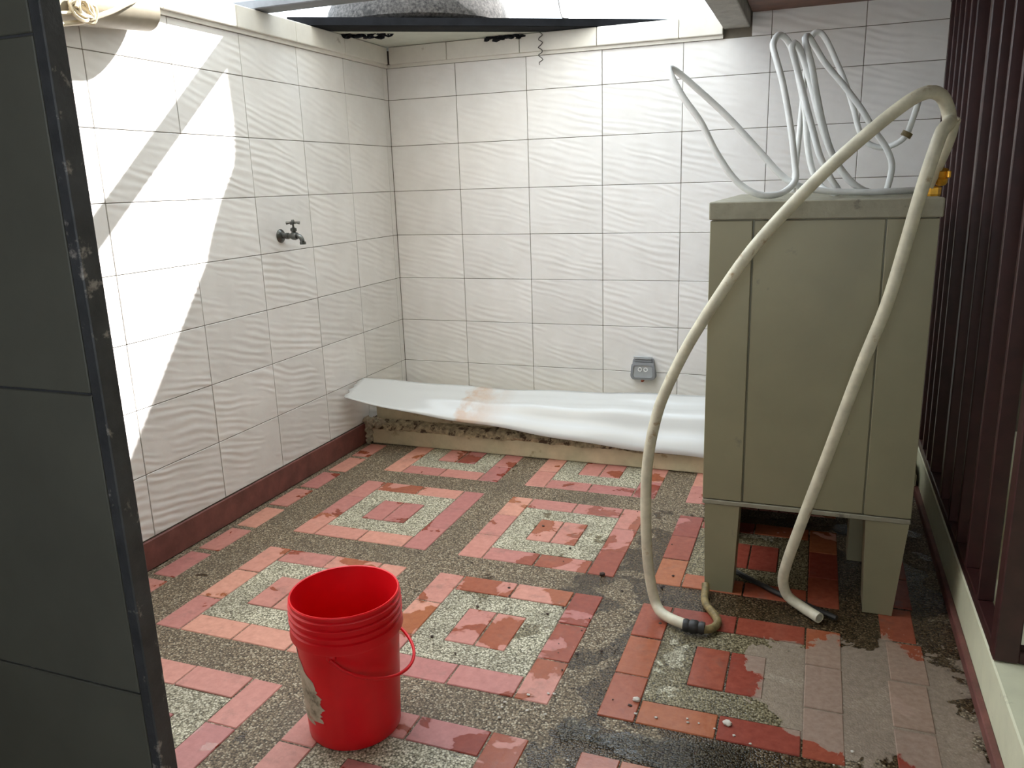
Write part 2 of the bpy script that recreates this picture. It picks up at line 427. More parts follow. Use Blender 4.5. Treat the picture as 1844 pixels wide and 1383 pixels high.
# ---- wall caps (trim): a thin ledge strip below, bullnosed cap tiles above
t1 = obj('trim_1', bx(-0.14, 0.012, -3.2, 0.0, 1.960, 1.976), 'cap'); tag(t1, kind='structure')
for k in range(8):
    a = -0.05 - 0.40 * k
    obj('cap_tile', bx(-0.14, 0.026, a - 0.3985, a if k else -0.03, 1.976, 2.062, bev=0.004, seg=2), 'cap', t1)
t2 = obj('trim_2', bx(0.012, 1.774, -0.012, 0.14, 1.960, 1.976), 'cap'); tag(t2, kind='structure')
for a, b in ((0.03, 0.37), (0.37, 0.775), (0.775, 1.175), (1.175, 1.572), (1.572, 1.774)):
    obj('cap_tile', bx(a + 0.001, b - 0.001, -0.026, 0.14, 1.976, 2.062, bev=0.004, seg=2), 'cap', t2)

# ---- right side: low cream step with red skirting, side wall, ceiling, near walls
step = obj('floor_step', bx(2.70, 3.6, -5.4, 0.0, 0, 0.163, bev=0.004), 'cream_paint'); tag(step, kind='structure')
tag(obj('baseboard_right', bx(2.682, 2.70, -5.4, -0.01, 0, 0.035, bev=0.003), 'base_red'), kind='structure')
tag(obj('wall_right', bx(3.45, 3.6, -5.4, 0.14, 0.163, 2.07), 'cream_paint'), kind='structure')
RY = -2.75      # near edge of the open sky well
ce = bx(1.895, 3.6, -5.4, 0.14, 2.07, 2.2)
box(ce, -0.14, 1.895, -5.4, RY, 2.07, 2.2)
ceiling = obj('ceiling', ce, 'wood_ceiling'); tag(ceiling, kind='structure')
for k in range(9):
    obj('plank', bx(1.90, 3.45, -0.02 - 0.36 * k - 0.354, -0.02 - 0.36 * k, 2.058, 2.0715, bev=0.003), 'wood_ceiling', ceiling)
tag(obj('wall_front', box(box(box(bx(-0.14, 1.5, -5.4, -5.25, 0, 2.07), 2.5, 3.6, -5.4, -5.25, 0, 2.07), 1.5, 2.5, -5.4, -5.25, 0, 0.9), 1.5, 2.5, -5.4, -5.25, 1.9, 2.07), 'plaster'), kind='structure')  # unseen near wall; its opening is added to let light onto the door leaf
# near door leaf: olive sheet panels in a thin black steel frame, standing open at the left
dr = obj('door_1', bx(0.03, 1.186, -3.196, -3.174, 0.02, 2.05), 'door_black'); tag(dr, kind='structure')
for z0, z1 in ((0.03, 0.50), (0.504, 1.036), (1.04, 1.562), (1.566, 2.045)):
    obj('panel', bx(0.06, 1.188, -3.2005, -3.17, z0, z1, bev=0.0015), 'pillar_tile', dr)
st_ = nb(); NZ = 60
obj('stile', bx(1.194, 1.216, -3.204, -3.168, 0.012, 2.056, bev=0.002), 'door_black', dr)
obj('stile', bx(0.012, 0.05, -3.204, -3.168, 0.012, 2.056, bev=0.002), 'door_black', dr)

# ---- house roof beam and unseen upper blocks, added to keep sun off the floor and cut sky light
us = bx(1.78, 3.6, -5.4, 0.14, 2.2, 5.2); box(us, -0.14, 1.78, -5.4, RY, 2.2, 5.2)
box(us, 1.42, 3.6, 0.10, 0.72, 2.40, 2.52); box(us, 1.42, 3.6, 0.62, 0.72, 2.40, 3.5); box(us, 1.70, 3.6, 0.02, 0.14, 2.40, 4.2)
tag(obj('upper_light_block', us, 'plaster'), kind='structure')

# ================================================================== OVERHEAD THINGS
o = obj('concrete_beam', bx(1.774, 1.893, RY, 0.12, 2.000, 2.198, bev=0.006, seg=2), 'concrete')
tag(o, 'pale grey concrete roof beam running out from the back wall top', 'beam')
o = obj('steel_beam', bx(-0.12, 1.772, -1.128, -1.025, 2.064, 2.100, bev=0.004), 'steel_grey')
tag(o, 'grey painted steel beam lying across the left wall cap', 'beam')
d = Vector((0.848, 0.53, 0)).normalized(); n_ = Vector((-d.y, d.x, 0))
def slab_along(bm, p0, p1, half, z0, z1):
    p0, p1 = Vector(p0), Vector(p1); t = (p1 - p0).normalized(); n = Vector((-t.y, t.x, 0)) * half
    q = [p0 - n, p1 - n, p1 + n, p0 + n]
    return hexa(bm, [(v.x, v.y, z0) for v in q], [(v.x, v.y, z1) for v in q])
bar = nb(); slab_along(bar, (-0.10, -0.72, 0), (1.50, 0.26, 0), 0.075, 2.064, 2.072)
slab_along(bar, (-0.10 + 0.036, -0.72 - 0.062, 0), (1.50 + 0.036, 0.26 - 0.062, 0), 0.006, 2.064, 2.098)
slab_along(bar, (-0.10 - 0.036, -0.72 + 0.062, 0), (1.50 - 0.036, 0.26 + 0.062, 0), 0.006, 2.064, 2.098)
o = obj('steel_channel', bar, 'steel_black'); tag(o, 'black steel channel set diagonally across the wall corner under the tank', 'beam')
pn = nb(); hexa(pn, [(-0.13, -0.55, 2.064), (0.02, -0.55, 2.064), (0.98, 0.04, 2.064), (0.98, 0.13, 2.064), (-0.13, 0.13, 2.064)],
                [(-0.13, -0.55, 2.082), (0.02, -0.55, 2.082), (0.98, 0.04, 2.082), (0.98, 0.13, 2.082), (-0.13, 0.13, 2.082)])
o = obj('cover_panel', pn, 'panel_pale'); tag(o, 'pale flat panel covering the corner where the tiled walls meet', 'panel')
tk = nb()
prof = [(0, 2.10), (0.42, 2.10), (0.465, 2.105), (0.48, 2.12), (0.478, 2.145), (0.455, 2.21), (0.385, 2.33), (0.365, 2.45), (0.360, 2.55), (0.360, 3.15), (0.35, 3.19), (0, 3.22)]
lathe(tk, prof, 72, Matrix.Translation((0.232, -0.048, 0)))
bmesh.ops.subdivide_edges(tk, edges=[e for e in tk.edges if e.calc_length() > 0.2], cuts=6)
for v in tk.verts: v.co += Vector((v.co.x - .2, v.co.y + .05, 0)) * 0.012 * mnoise.noise(v.co * 14)
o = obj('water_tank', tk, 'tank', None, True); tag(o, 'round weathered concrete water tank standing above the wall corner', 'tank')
random.seed(5)
for (p0, p1, zz, nn, lab_) in (((0.0, -0.475), (0.235, -0.36), 2.060, 34, 'dark crust of grime under the black channel near the left wall'),
                               ((0.60, -0.032), (0.80, -0.032), 2.056, 30, 'dark crust of grime under the black channel above the back wall')):
    cl = nb()
    for k in range(nn):
        t = random.random(); lumpy(cl, (lerp(p0[0], p1[0], t), lerp(p0[1], p1[1], t) + random.uniform(-.008, .008), zz + random.uniform(-.012, .006)), random.uniform(.006, .015), 1, 0.6, k, (1.5, 1, 0.7))
    tag(obj('grime_crust', cl, 'steel_black', None, True), lab_, 'debris')
w1 = tube(nb(), [(0.965, 0.02, 2.30), (0.975, 0.0, 2.22), (0.99, -0.02, 2.16), (1.01, -0.045, 2.115), (1.035, -0.06, 2.105), (1.03, -0.02, 2.112), (1.00, -0.03, 2.10), (1.01, -0.06, 2.07)], 0.0035, 6)
tag(obj('tie_wire', w1, 'wire', None, True), 'thin dark wire sticking up from the black channel against the sky', 'wire')
pts = [(0.885, -0.03, 2.07)]
for k in range(14): pts.append((0.89 + 0.012 * math.sin(k * 1.9), -0.034 - 0.006 * math.cos(k * 1.9), 2.06 - 0.0115 * k))
tag(obj('tie_wire', tube(nb(), pts, 0.0022, 6), 'wire', None, True), 'short curly wire hanging down over the back wall cap', 'wire')

# drain pipe high on the left wall with a cable tied round it
pp = thing('drain_pipe', 'fat dirty cream drain pipe high on the left wall', 'pipe', (0.078, -2.3, 1.84))
ax0, ax1 = Vector((0.066, -1.775, 1.942)), Vector((0.066, -3.05, 1.82))
q = (ax1 - ax0).to_track_quat('Z', 'Y').to_matrix().to_4x4(); L = (ax1 - ax0).length
lathe_p = lathe(nb(), [(0.057, 0), (0.063, 0.004), (0.063, L), (0.056, L), (0.056, 0.0)], 40, Matrix.Translation(ax0) @ q, closed=True)
obj('pipe', lathe_p, 'pipe', pp, True)
obj('socket', lathe(nb(), [(0.063, 0.40), (0.065, 0.405), (0.065, L), (0.063, L)], 40, Matrix.Translation(ax0) @ q, closed=True), 'pipe', pp, True)
cb = nb()
tube(cb, [(0.120, -1.83, 1.995), (0.134, -1.88, 1.955), (0.138, -1.935, 1.928), (0.138, -1.995, 1.898), (0.136, -2.052, 1.874), (0.133, -2.108, 1.851), (0.132, -2.21, 1.828), (0.133, -2.34, 1.82)], 0.0075, 8)
o = obj('electric_cable', cb, 'cable', None, True); tag(o, 'cream cable running along the side of the fat drain pipe', 'cable')
tg = nb(); random.seed(3)
for s in range(3):
    pts = []
    for k in range(12):
        a = k * 1.25 + s * 2
        pts.append((0.146 + 0.010 * math.sin(a * 1.3), -2.125 + 0.032 * math.cos(a) + 0.01 * s, 1.880 + 0.026 * math.sin(a) + random.uniform(-.012, .012)))
    tube(tg, pts, 0.0055, 6)
tube(tg, [(0.143, -2.13, 1.872), (0.140, -2.2, 1.858), (0.138, -2.32, 1.85)], 0.006, 6)
tag(obj('rope_knot', tg, 'cable', None, True), 'tangled knot of old cord tied round the drain pipe', 'cord')

# ================================================================== STONE CABINET
cb_ = thing('stone_cabinet', 'tall olive grey stone cabinet standing on short legs', 'cabinet', (2.245, -1.33, 0))
y0, y1 = -1.605, -0.60
obj('body', bx(1.945, 2.54, y0 + 0.012, y1, 0.325, 1.213), 'stone', cb_)
def quad_panel(name, xl0, xr0, xl1, xr1, z0, z1, ya, yb, m='stone'):
    return obj(name, hexa(nb(), [(xl0, ya, z0), (xr0, ya, z0), (xr0, yb, z0), (xl0, yb, z0)], [(xl1, ya, z1), (xr1, ya, z1), (xr1, yb, z1), (xl1, yb, z1)]), m, cb_)
obj('side_panel', bx(1.935, 2.0570, y0, y0 + 0.03, 0.327, 1.211, bev=0.0015), 'stone', cb_)
obj('front_panel', bx(2.0625, 2.4135, y0 + 0.002, y0 + 0.03, 0.327, 1.211, bev=0.0015), 'stone', cb_)
obj('side_panel', bx(2.4180, 2.548, y0, y0 + 0.03, 0.327, 1.211, bev=0.0015), 'stone', cb_)
obj('end_panel', bx(1.935, 1.948, y0 + 0.031, y1, 0.327, 1.211), 'stone', cb_)
obj('end_panel', bx(2.536, 2.549, y0 + 0.031, y1, 0.327, 1.211), 'stone', cb_)
tp = bx(1.931, 2.556, y0 - 0.004, y1 + 0.005, 1.214, 1.266, bev=0.003)
obj('top_slab', tp, 'stone_edge', cb_)
obj('bottom_slab', bx(1.935, 2.548, y0 - 0.001, y1, 0.309, 0.324, bev=0.002), 'stone_edge', cb_)
obj('shade_board', bx(2.528, 2.540, y0 + 0.13, y1, 0.0, 0.308), 'stone', cb_)  # boards added between the legs to darken the floor under the cabinet
obj('shade_board', bx(1.95, 2.528, y1 - 0.02, y1 - 0.005, 0.0, 0.308), 'stone', cb_)
obj('shade_board', bx(1.950, 1.962, -1.20, y1 - 0.021, 0.0, 0.308), 'stone', cb_)
obj('inner_leg', bx(2.40, 2.527, -1.24, -1.13, 0, 0.308), 'stone', cb_)
def leg(xa, xb, xa0, xb0, ya, yb):
    return obj('leg', hexa(nb(), [(xa0, ya, 0), (xb0, ya, 0), (xb0, yb, 0), (xa0, yb, 0)], [(xa, ya, 0.308), (xb, ya, 0.308), (xb, yb, 0.308), (xa, yb, 0.308)]), 'stone', cb_)
leg(1.942, 2.052, 1.950, 2.040, y0 + .002, y0 + 0.12); leg(2.424, 2.545, 2.436, 2.520, y0 + .002, y0 + 0.12)
leg(1.942, 2.052, 1.950, 2.040, y1 - 0.12, y1); leg(2.424, 2.545, 2.436, 2.520, y1 - 0.12, y1)

# ================================================================== KERB AND PLASTIC SHEET
kb = thing('concrete_kerb', 'low cream concrete kerb with an eroded ledge along the back wall', 'kerb', (1.3, -0.25, 0))
obj('base_course', bx(0.045, 2.69, -0.505, -0.03, 0, 0.085, bev=0.006, seg=2), 'kerb', kb)
er = nb(); NX, prof_n = 260, [(-0.500, 0.078), (-0.512, 0.088), (-0.508, 0.104), (-0.492, 0.118), (-0.462, 0.126), (-0.440, 0.128)]
rows = []
for i in range(NX + 1):
    x = 0.03 + 2.65 * i / NX; row = []
    for k, (y, z) in enumerate(prof_n):
        a = 0.016 * mnoise.noise(Vector((x * 9, k * 1.3, 0))) + 0.009 * mnoise.noise(Vector((x * 38, k * 2.1, 5)))
        row.append(er.verts.new((x, y + (a if 0 < k < 5 else 0), z + (a * 0.8 if 0 < k < 5 else 0))))
    rows.append(row)
for A, Bq in zip(rows, rows[1:]):
    for k in range(len(prof_n) - 1): er.faces.new((A[k], Bq[k], Bq[k + 1], A[k + 1]))
tag(obj('eroded_ledge', er, 'kerb_rough', kb, True), 'crumbling pitted ledge')
ub = nb(); hexa(ub, [(0.05, -0.455, 0.085), (2.69, -0.445, 0.085), (2.69, -0.03, 0.085), (0.05, -0.03, 0.085)], [(0.05, -0.452, 0.198), (2.69, -0.442, 0.115), (2.69, -0.03, 0.115), (0.05, -0.03, 0.198)])
bmesh.ops.bevel(ub, geom=ub.edges[:], offset=0.006, segments=2, affect='EDGES')
obj('upper_block', ub, 'kerb', kb)
mb = nb()
for k in range(9): lumpy(mb, (0.028 + 0.012 * math.sin(k * 2.1), -0.505 - 0.006 * math.cos(k), 0.012 + 0.012 * k), 0.017, 2, 0.6, k)
for k in range(8): lumpy(mb, (0.02 + 0.012 * k, -0.508 + 0.008 * math.sin(k * 2), 0.118 + 0.008 * math.cos(k * 1.6)), 0.021, 2, 0.6, k + 20)
tag(obj('mortar_patch', mb, 'mortar', kb, True), 'rough crumbly mortar in the corner')

sh = nb(); NU, NV = 90, 14
U = [(0.018, -0.52, 0.362), (0.30, -0.455, 0.342), (0.73, -0.37, 0.311), (1.25, -0.30, 0.306), (1.755, -0.25, 0.309), (2.25, -0.22, 0.312)]
D = [(0.016, -0.705, 0.304), (0.32, -0.640, 0.232), (0.80, -0.565, 0.165), (1.30, -0.545, 0.112), (1.80, -0.53, 0.086), (2.25, -0.525, 0.080)]
UC, DC = catmull(U, 0.004), catmull(D, 0.004)
def samp(C, t):
    f = t * (len(C) - 1); i = min(int(f), len(C) - 2); return C[i].lerp(C[i + 1], f - i)
grid = []
for i in range(NU + 1):
    t = i / NU; a, b = samp(UC, t), samp(DC, t); row = []
    wv = 0.10 * min(1, max(0.0, (t - 0.1) / 0.5))
    for k in range(NV + 1):
        s = k / NV; p = a.lerp(b, s)
        p += Vector((0, -0.30, 0.75)) * wv * 0.55 * math.sin(PI * s) + Vector((0, -0.003, 0.011)) * wv * 10 * math.sin(2 * PI * s * 2.3 + 0.6) * min(1, 3 * s, 3 * (1 - s))
        p.z += 0.003 * math.sin(t * 31 + s * 3) 
        if i == 0: p.x += 0.012 * math.sin(k * 1.9) * (1 if k % 2 else 0.3)
        row.append(sh.verts.new(p))
    grid.append(row)
for i in range(NU):
    for k in range(NV):
        sh.faces.new((grid[i][k], grid[i + 1][k], grid[i + 1][k + 1], grid[i][k + 1]))
o = obj('plastic_sheet', sh, 'sheet', None, 'all'); sol = o.modifiers.new('thickness', 'SOLIDIFY'); sol.thickness = 0.004; sol.offset = 0
tag(o, 'long curved white plastic sheet lying over the kerb by the back wall', 'sheet')

# ================================================================== WALL FITTINGS
tp_ = thing('water_tap', 'small dull metal water tap on the sunlit left wall', 'tap', (0.0, -1.073, 1.143))
RX = Matrix.Translation((0, -1.073, 1.143)) @ Matrix.Rotation(PI / 2, 4, 'Y')
obj('flange', lathe(nb(), [(0, 0), (0.030, 0), (0.030, 0.004), (0.022, 0.012), (0.012, 0.016), (0, 0.016)], 28, RX), 'chrome', tp_, True)
bd = nb(); lathe(bd, [(0, 0.012), (0.011, 0.012), (0.011, 0.03), (0.014, 0.032), (0.014, 0.044), (0.011, 0.046), (0.012, 0.056), (0.017, 0.066), (0.018, 0.078), (0.015, 0.088), (0, 0.09)], 24, RX)
obj('body', bd, 'chrome', tp_, True)
sp = tube(nb(), [(0.078, -1.073, 1.146), (0.095, -1.073, 1.143), (0.108, -1.073, 1.134), (0.114, -1.073, 1.118)], 0.010, 14)
spo = obj('spout', sp, 'chrome', tp_, True)
obj('spout_ring', lathe(nb(), [(0.008, 0), (0.0135, 0), (0.0135, 0.012), (0.008, 0.012)], 20, Matrix.Translation((0.115, -1.073, 1.106)), closed=True), 'chrome', spo, True)
bn = lathe(nb(), [(0, 0.008), (0.010, 0.008), (0.010, 0.02), (0.014, 0.022), (0.014, 0.033), (0.008, 0.036), (0.0045, 0.038), (0.0045, 0.056), (0, 0.056)], 20, Matrix.Translation((0.072, -1.073, 1.143)))
obj('bonnet', bn, 'chrome', tp_, True)
hb = nb()
for a in (0.35, 0.35 + PI / 2):
    c, s = math.cos(a) * 0.030, math.sin(a) * 0.030
    tube(hb, [(0.072 - c, -1.073 - s, 1.199), (0.072 - c * .6, -1.073 - s * .6, 1.201), (0.072, -1.073, 1.203), (0.072 + c * .6, -1.073 + s * .6, 1.201), (0.072 + c, -1.073 + s, 1.199)], 0.0052, 8, rfun=lambda t: 0.75 + 0.6 * abs(2 * t - 1))
lathe(hb, [(0, 0.196), (0.008, 0.196), (0.008, 0.208), (0.004, 0.214), (0, 0.214)], 16, Matrix.Translation((0.072, -1.073, 1.0)))
obj('handle', hb, 'chrome', tp_, True)

ob = thing('socket_box', 'grey weatherproof socket box with a flip lid on the back wall', 'socket', (1.417, 0, 0.312))
X0, X1, Z0, Z1 = 1.349, 1.485, 0.314, 0.434
def rrect(x0, x1, z0, z1, r, taper=0.0):
    pts = []
    for cx, cz, a0 in ((x1 - r, z0 + r, -90), (x1 - r - taper, z1 - r, 0), (x0 + r + taper, z1 - r, 90), (x0 + r, z0 + r, 180)):
        for k in range(6):
            a = math.radians(a0 + k * 18); pts.append((cx + r * math.cos(a), cz + r * math.sin(a)))
    return pts
def plate(pts, ya, yb): return hexa(nb(), [(x, ya, z) for x, z in pts], [(x, yb, z) for x, z in pts])
obj('back_box', plate(rrect(X0, X1, Z0, Z1, 0.024, 0.012), 0.0, -0.018), 'grey_plastic', ob)
fr = nb(); oo = rrect(X0 + .003, X1 - .003, Z0 + .002, Z1 - .026, 0.022, 0.004); ii = rrect(X0 + .016, X1 - .016, Z0 + .014, Z1 - .040, 0.014, 0.003)
ring = []
for P_, yy in ((oo, -0.018), (oo, -0.034), (ii, -0.036), (ii, -0.024)): ring.append([fr.verts.new((x, yy, z)) for x, z in P_])
for A, Bq in zip(ring, ring[1:]):
    for k in range(len(A)): fr.faces.new((A[k], A[(k + 1) % len(A)], Bq[(k + 1) % len(A)], Bq[k]))
lid = obj('lid', fr, 'grey_plastic', ob)
obj('lid_window', plate(ii, -0.028, -0.031), 'grey_light', lid)
for k in range(3): obj('hinge_rib', bx(1.372, 1.462, -0.030 + 0.003 * k, -0.016, 0.398 + 0.012 * k, 0.406 + 0.012 * k, bev=0.002), ['grey_light', 'grey_plastic', 'grey_light'][k], ob)
obj('hinge_pin', tube(nb(), [(1.368, -0.030, 0.4365), (1.466, -0.030, 0.4365)], 0.004, 10, smooth=False), 'grey_light', ob, True)
for k in (0, 1):
    cx = 1.402 + 0.030 * k
    obj('socket_ring', lathe(nb(), [(0.007, -0.001), (0.0115, -0.001), (0.0115, 0.002), (0.007, 0.002)], 20, Matrix.Translation((cx, -0.032, 0.371)) @ Matrix.Rotation(PI / 2, 4, 'X'), closed=True), 'hose_white', lid, True)
obj('clip', bx(1.408, 1.422, -0.034, -0.004, 0.303, 0.317, bev=0.003), 'rust', ob)

# ================================================================== SECURITY GRILLE
gr = thing('security_grille', 'tall maroon metal grille of upright bars on the low step', 'grille', (2.72, -1.0, 0.163))
obj('bottom_rail', bx(2.703, 2.743, -2.06, -0.02, 0.163, 0.196, bev=0.003), 'maroon', gr)
obj('top_rail', bx(2.703, 2.743, -2.06, -0.02, 2.02, 2.057, bev=0.003), 'maroon', gr)
obj('bottom_rail', bx(2.755, 3.44, -2.06, -2.018, 0.163, 0.196, bev=0.003), 'maroon', gr)
obj('top_rail', bx(2.755, 3.44, -2.06, -2.018, 2.02, 2.057, bev=0.003), 'maroon', gr)
obj('corner_post', bx(2.701, 2.756, -2.064, -2.014, 0.165, 2.056, bev=0.003), 'maroon', gr)
bar_o = obj('bar', bx(-0.018, 0.022, -0.0105, 0.0105, 0.0, 1.824, bev=0.002), 'maroon'); bar_me = bar_o.data; bpy.data.objects.remove(bar_o)
gz = wloc(gr)
BY = [-0.06, -0.20, -0.34, -0.48, -0.62, -0.76, -1.25, -1.42, -1.60, -1.80]
for y in BY: inst('bar', bar_me, Vector((2.721, y, 0.196)) - gz, gr)
for x in (2.86, 2.965, 3.07, 3.175, 3.28): inst('bar', bar_me, Vector((x, -2.039, 0.196)) - gz, gr)
obj('middle_post', bx(2.703, 2.772, -1.06, -1.02, 0.196, 2.02, bev=0.003), 'maroon', gr)

# ================================================================== HOSES
hA = [(1.956, -1.885, 0.020), (1.90, -1.866, 0.020), (1.85, -1.838, 0.023), (1.826, -1.815, 0.042), (1.809, -1.81, 0.105), (1.797, -1.81, 0.199), (1.79, -1.81, 0.384), (1.797, -1.81, 0.528), (1.824, -1.81, 0.67), (1.855, -1.81, 0.757), (1.909, -1.81, 0.875), (1.983, -1.81, 1.005), (2.067, -1.81, 1.136), (2.162, -1.81, 1.252), (2.265, -1.81, 1.362), (2.363, -1.81, 1.452), (2.434, -1.80, 1.508), (2.474, -1.785, 1.525), (2.505, -1.76, 1.517), (2.524, -1.74, 1.488), (2.531, -1.74, 1.462), (2.526, -1.765, 1.448), (2.512, -1.785, 1.432), (2.495, -1.80, 1.374), (2.477, -1.80, 1.294), (2.423, -1.78, 1.01), (2.37, -1.76, 0.819), (2.301, -1.72, 0.545), (2.237, -1.69, 0.297), (2.203, -1.665, 0.149), (2.198, -1.648, 0.085), (2.215, -1.645, 0.040), (2.255, -1.662, 0.021), (2.31, -1.715, 0.018)]
o = obj('garden_hose', tube(nb(), hA, 0.0165, 16, hollow=0.72), 'hose_cream', None, True)
tag(o, 'thick cream hose arching in front of the stone cabinet down to the floor', 'hose')
hs = thing('short_hose', 'short cream hose end with a yellow brass valve beside the maroon grille', 'hose', (2.515, -1.665, 1.268))
obj('hose', tube(nb(), [(2.545, -1.715, 1.462), (2.541, -1.690, 1.42), (2.530, -1.668, 1.372), (2.516, -1.66, 1.33), (2.503, -1.66, 1.296)], 0.0155, 14, hollow=0.7), 'hose_cream', hs, True)
vb = nb(); lathe(vb, [(0, -0.022), (0.012, -0.022), (0.016, -0.016), (0.016, -0.004), (0.012, 0.0), (0.015, 0.004), (0.015, 0.018), (0, 0.018)], 18, Matrix.Translation((2.536, -1.655, 1.322)) @ Matrix.Rotation(0.35, 4, 'X'))
obj('valve_body', vb, 'brass', hs, True)
obj('valve_nut', lathe(nb(), [(0, -0.012), (0.016, -0.012), (0.018, -0.006), (0.018, 0.010), (0.014, 0.014), (0, 0.014)], 6, Matrix.Translation((2.522, -1.64, 1.283))), 'brass', hs)
obj('valve_lever', bx(2.545, 2.552, -1.70, -1.645, 1.318, 1.336, bev=0.002), 'brass', hs)

c1 = [(2.52, -1.3, 1.281), (2.431, -1.36, 1.280), (2.368, -1.38, 1.280), (2.258, -1.4, 1.286), (2.177, -1.4, 1.303), (2.127, -1.4, 1.333), (2.058, -1.4, 1.407), (1.953, -1.4, 1.52), (1.851, -1.42, 1.615), (1.794, -1.44, 1.664), (1.78, -1.46, 1.667), (1.792, -1.48, 1.640), (1.829, -1.49, 1.578), (1.884, -1.49, 1.502), (1.933, -1.49, 1.411), (1.994, -1.49, 1.326), (2.052, -1.49, 1.286), (2.1, -1.47, 1.279), (2.138, -1.44, 1.290), (2.164, -1.42, 1.321), (2.161, -1.41, 1.362), (2.142, -1.4, 1.477), (2.112, -1.38, 1.609), (2.085, -1.36, 1.693), (2.076, -1.34, 1.728), (2.089, -1.31, 1.758), (2.113, -1.28, 1.747), (2.136, -1.26, 1.701), (2.157, -1.25, 1.619), (2.178, -1.25, 1.534), (2.19, -1.25, 1.431), (2.212, -1.25, 1.344), (2.242, -1.26, 1.295), (2.275, -1.3, 1.279), (2.29, -1.36, 1.286), (2.269, -1.38, 1.317), (2.233, -1.36, 1.385), (2.208, -1.34, 1.46), (2.182, -1.33, 1.544), (2.16, -1.32, 1.62), (2.139, -1.32, 1.686), (2.13, -1.31, 1.72), (2.137, -1.3, 1.733), (2.152, -1.29, 1.717), (2.167, -1.28, 1.68), (2.19, -1.27, 1.614), (2.215, -1.26, 1.531), (2.244, -1.25, 1.446), (2.282, -1.25, 1.367), (2.323, -1.26, 1.313), (2.366, -1.28, 1.284), (2.375, -1.31, 1.281), (2.351, -1.33, 1.290), (2.312, -1.33, 1.327), (2.268, -1.32, 1.392), (2.234, -1.31, 1.485), (2.21, -1.3, 1.578), (2.191, -1.29, 1.661), (2.173, -1.28, 1.72), (2.166, -1.26, 1.749), (2.175, -1.23, 1.758), (2.192, -1.2, 1.737), (2.227, -1.18, 1.684), (2.29, -1.17, 1.609), (2.344, -1.17, 1.538), (2.389, -1.17, 1.467), (2.426, -1.17, 1.415), (2.448, -1.17, 1.362), (2.446, -1.17, 1.319), (2.439, -1.17, 1.281)]
c2 = [(2.150, -1.15, 1.281), (2.157, -1.13, 1.40), (2.164, -1.12, 1.56), (2.172, -1.12, 1.70), (2.177, -1.12, 1.758), (2.189, -1.11, 1.785), (2.207, -1.1, 1.787), (2.231, -1.1, 1.756), (2.26, -1.1, 1.698), (2.294, -1.1, 1.624), (2.324, -1.1, 1.544), (2.35, -1.1, 1.464), (2.376, -1.1, 1.431), (2.422, -1.1, 1.415), (2.461, -1.12, 1.427), (2.485, -1.14, 1.449), (2.495, -1.16, 1.485), (2.506, -1.18, 1.536), (2.51, -1.19, 1.57)]
hc = thing('coiled_hose', 'loose springy coils of thin white hose on the stone cabinet top', 'hose', (2.25, -1.35, 1.267))
obj('hose', tube(nb(), c1, 0.0100, 12, hollow=0.7), 'hose_white', hc, True)
obj('hose', tube(nb(), c2, 0.0092, 12, hollow=0.7), 'hose_white', hc, True)
obj('clamp', lathe(nb(), [(0.009, -0.008), (0.0165, -0.008), (0.0165, 0.008), (0.009, 0.008)], 16, Matrix.Translation((2.486, -1.141, 1.452)) @ Matrix.Rotation(0.5, 4, 'Y'), closed=True), 'hose_brown', hc, True)

mh = thing('muddy_hose', 'thin muddy brown hose joined to the cream hose end on the floor', 'hose', (1.98, -1.75, 0))
obj('hose', tube(nb(), [(1.945, -1.884, 0.021), (1.985, -1.885, 0.017), (2.010, -1.86, 0.014), (2.018, -1.82, 0.013), (2.000, -1.775, 0.013), (1.975, -1.735, 0.013), (1.962, -1.69, 0.014), (1.958, -1.64, 0.020), (1.955, -1.622, 0.03)], 0.0125, 12), 'hose_brown', mh, True)
cp = nb(); lathe(cp, [(0, -0.032), (0.019, -0.032), (0.021, -0.022), (0.018, -0.014), (0.021, -0.006), (0.021, 0.008), (0.017, 0.014), (0.02, 0.022), (0.018, 0.032), (0, 0.032)], 18, Matrix.Translation((1.955, -1.8855, 0.022)) @ Matrix.Rotation(PI / 2, 4, 'Y') )
tag(obj('coupling', cp, 'hose_black', mh, True), 'dark taped coupling')
o = obj('black_cable', tube(nb(), [(2.00, -1.42, 0.010), (2.049, -1.475, 0.011), (2.12, -1.53, 0.010), (2.18, -1.575, 0.010), (2.25, -1.615, 0.010), (2.31, -1.655, 0.010), (2.36, -1.685, 0.010)], 0.009, 8), 'hose_black', None, True)
tag(o, 'black cable lying on the wet floor under the stone cabinet', 'cable')

# ================================================================== BUCKET
BX, BY_ = 1.190, -2.568
bk = thing('bucket', 'red plastic paint bucket with a torn label on the tiled floor', 'bucket', (BX, BY_, 0))
T = Matrix.Translation((BX, BY_, 0))
RB, RT, H = 0.116, 0.137, 0.374
def rad(z): return RB + (RT - 0.004 - RB) * z / H
pr = [(0, 0.006), (RB - 0.012, 0.006), (RB - 0.010, 0.0), (RB - 0.003, 0.0), (RB, 0.004)]
for k in range(1, 8): pr.append((rad(0.035 * k), 0.035 * k))
pr += [(rad(0.272), 0.272), (rad(0.276) + 0.010, 0.276), (rad(0.28) + 0.011, 0.281), (rad(0.30) + 0.008, 0.300), (rad(0.302) + 0.003, 0.303), (rad(.312) + .003, 0.312), (rad(.314) + .009, 0.314), (rad(.318) + .009, 0.319), (rad(.321) + .003, 0.322),
       (rad(.331) + .003, 0.331), (rad(.333) + .008, 0.333), (rad(.338) + .008, 0.338), (rad(.341) + .002, 0.341), (rad(.350) + .002, 0.350), (rad(.352) + .006, 0.352), (rad(.357) + .006, 0.357), (rad(.360) + .001, 0.360), (RT - .001, 0.371), (RT - .003, H), (RT - 0.0065, H - 0.001)]
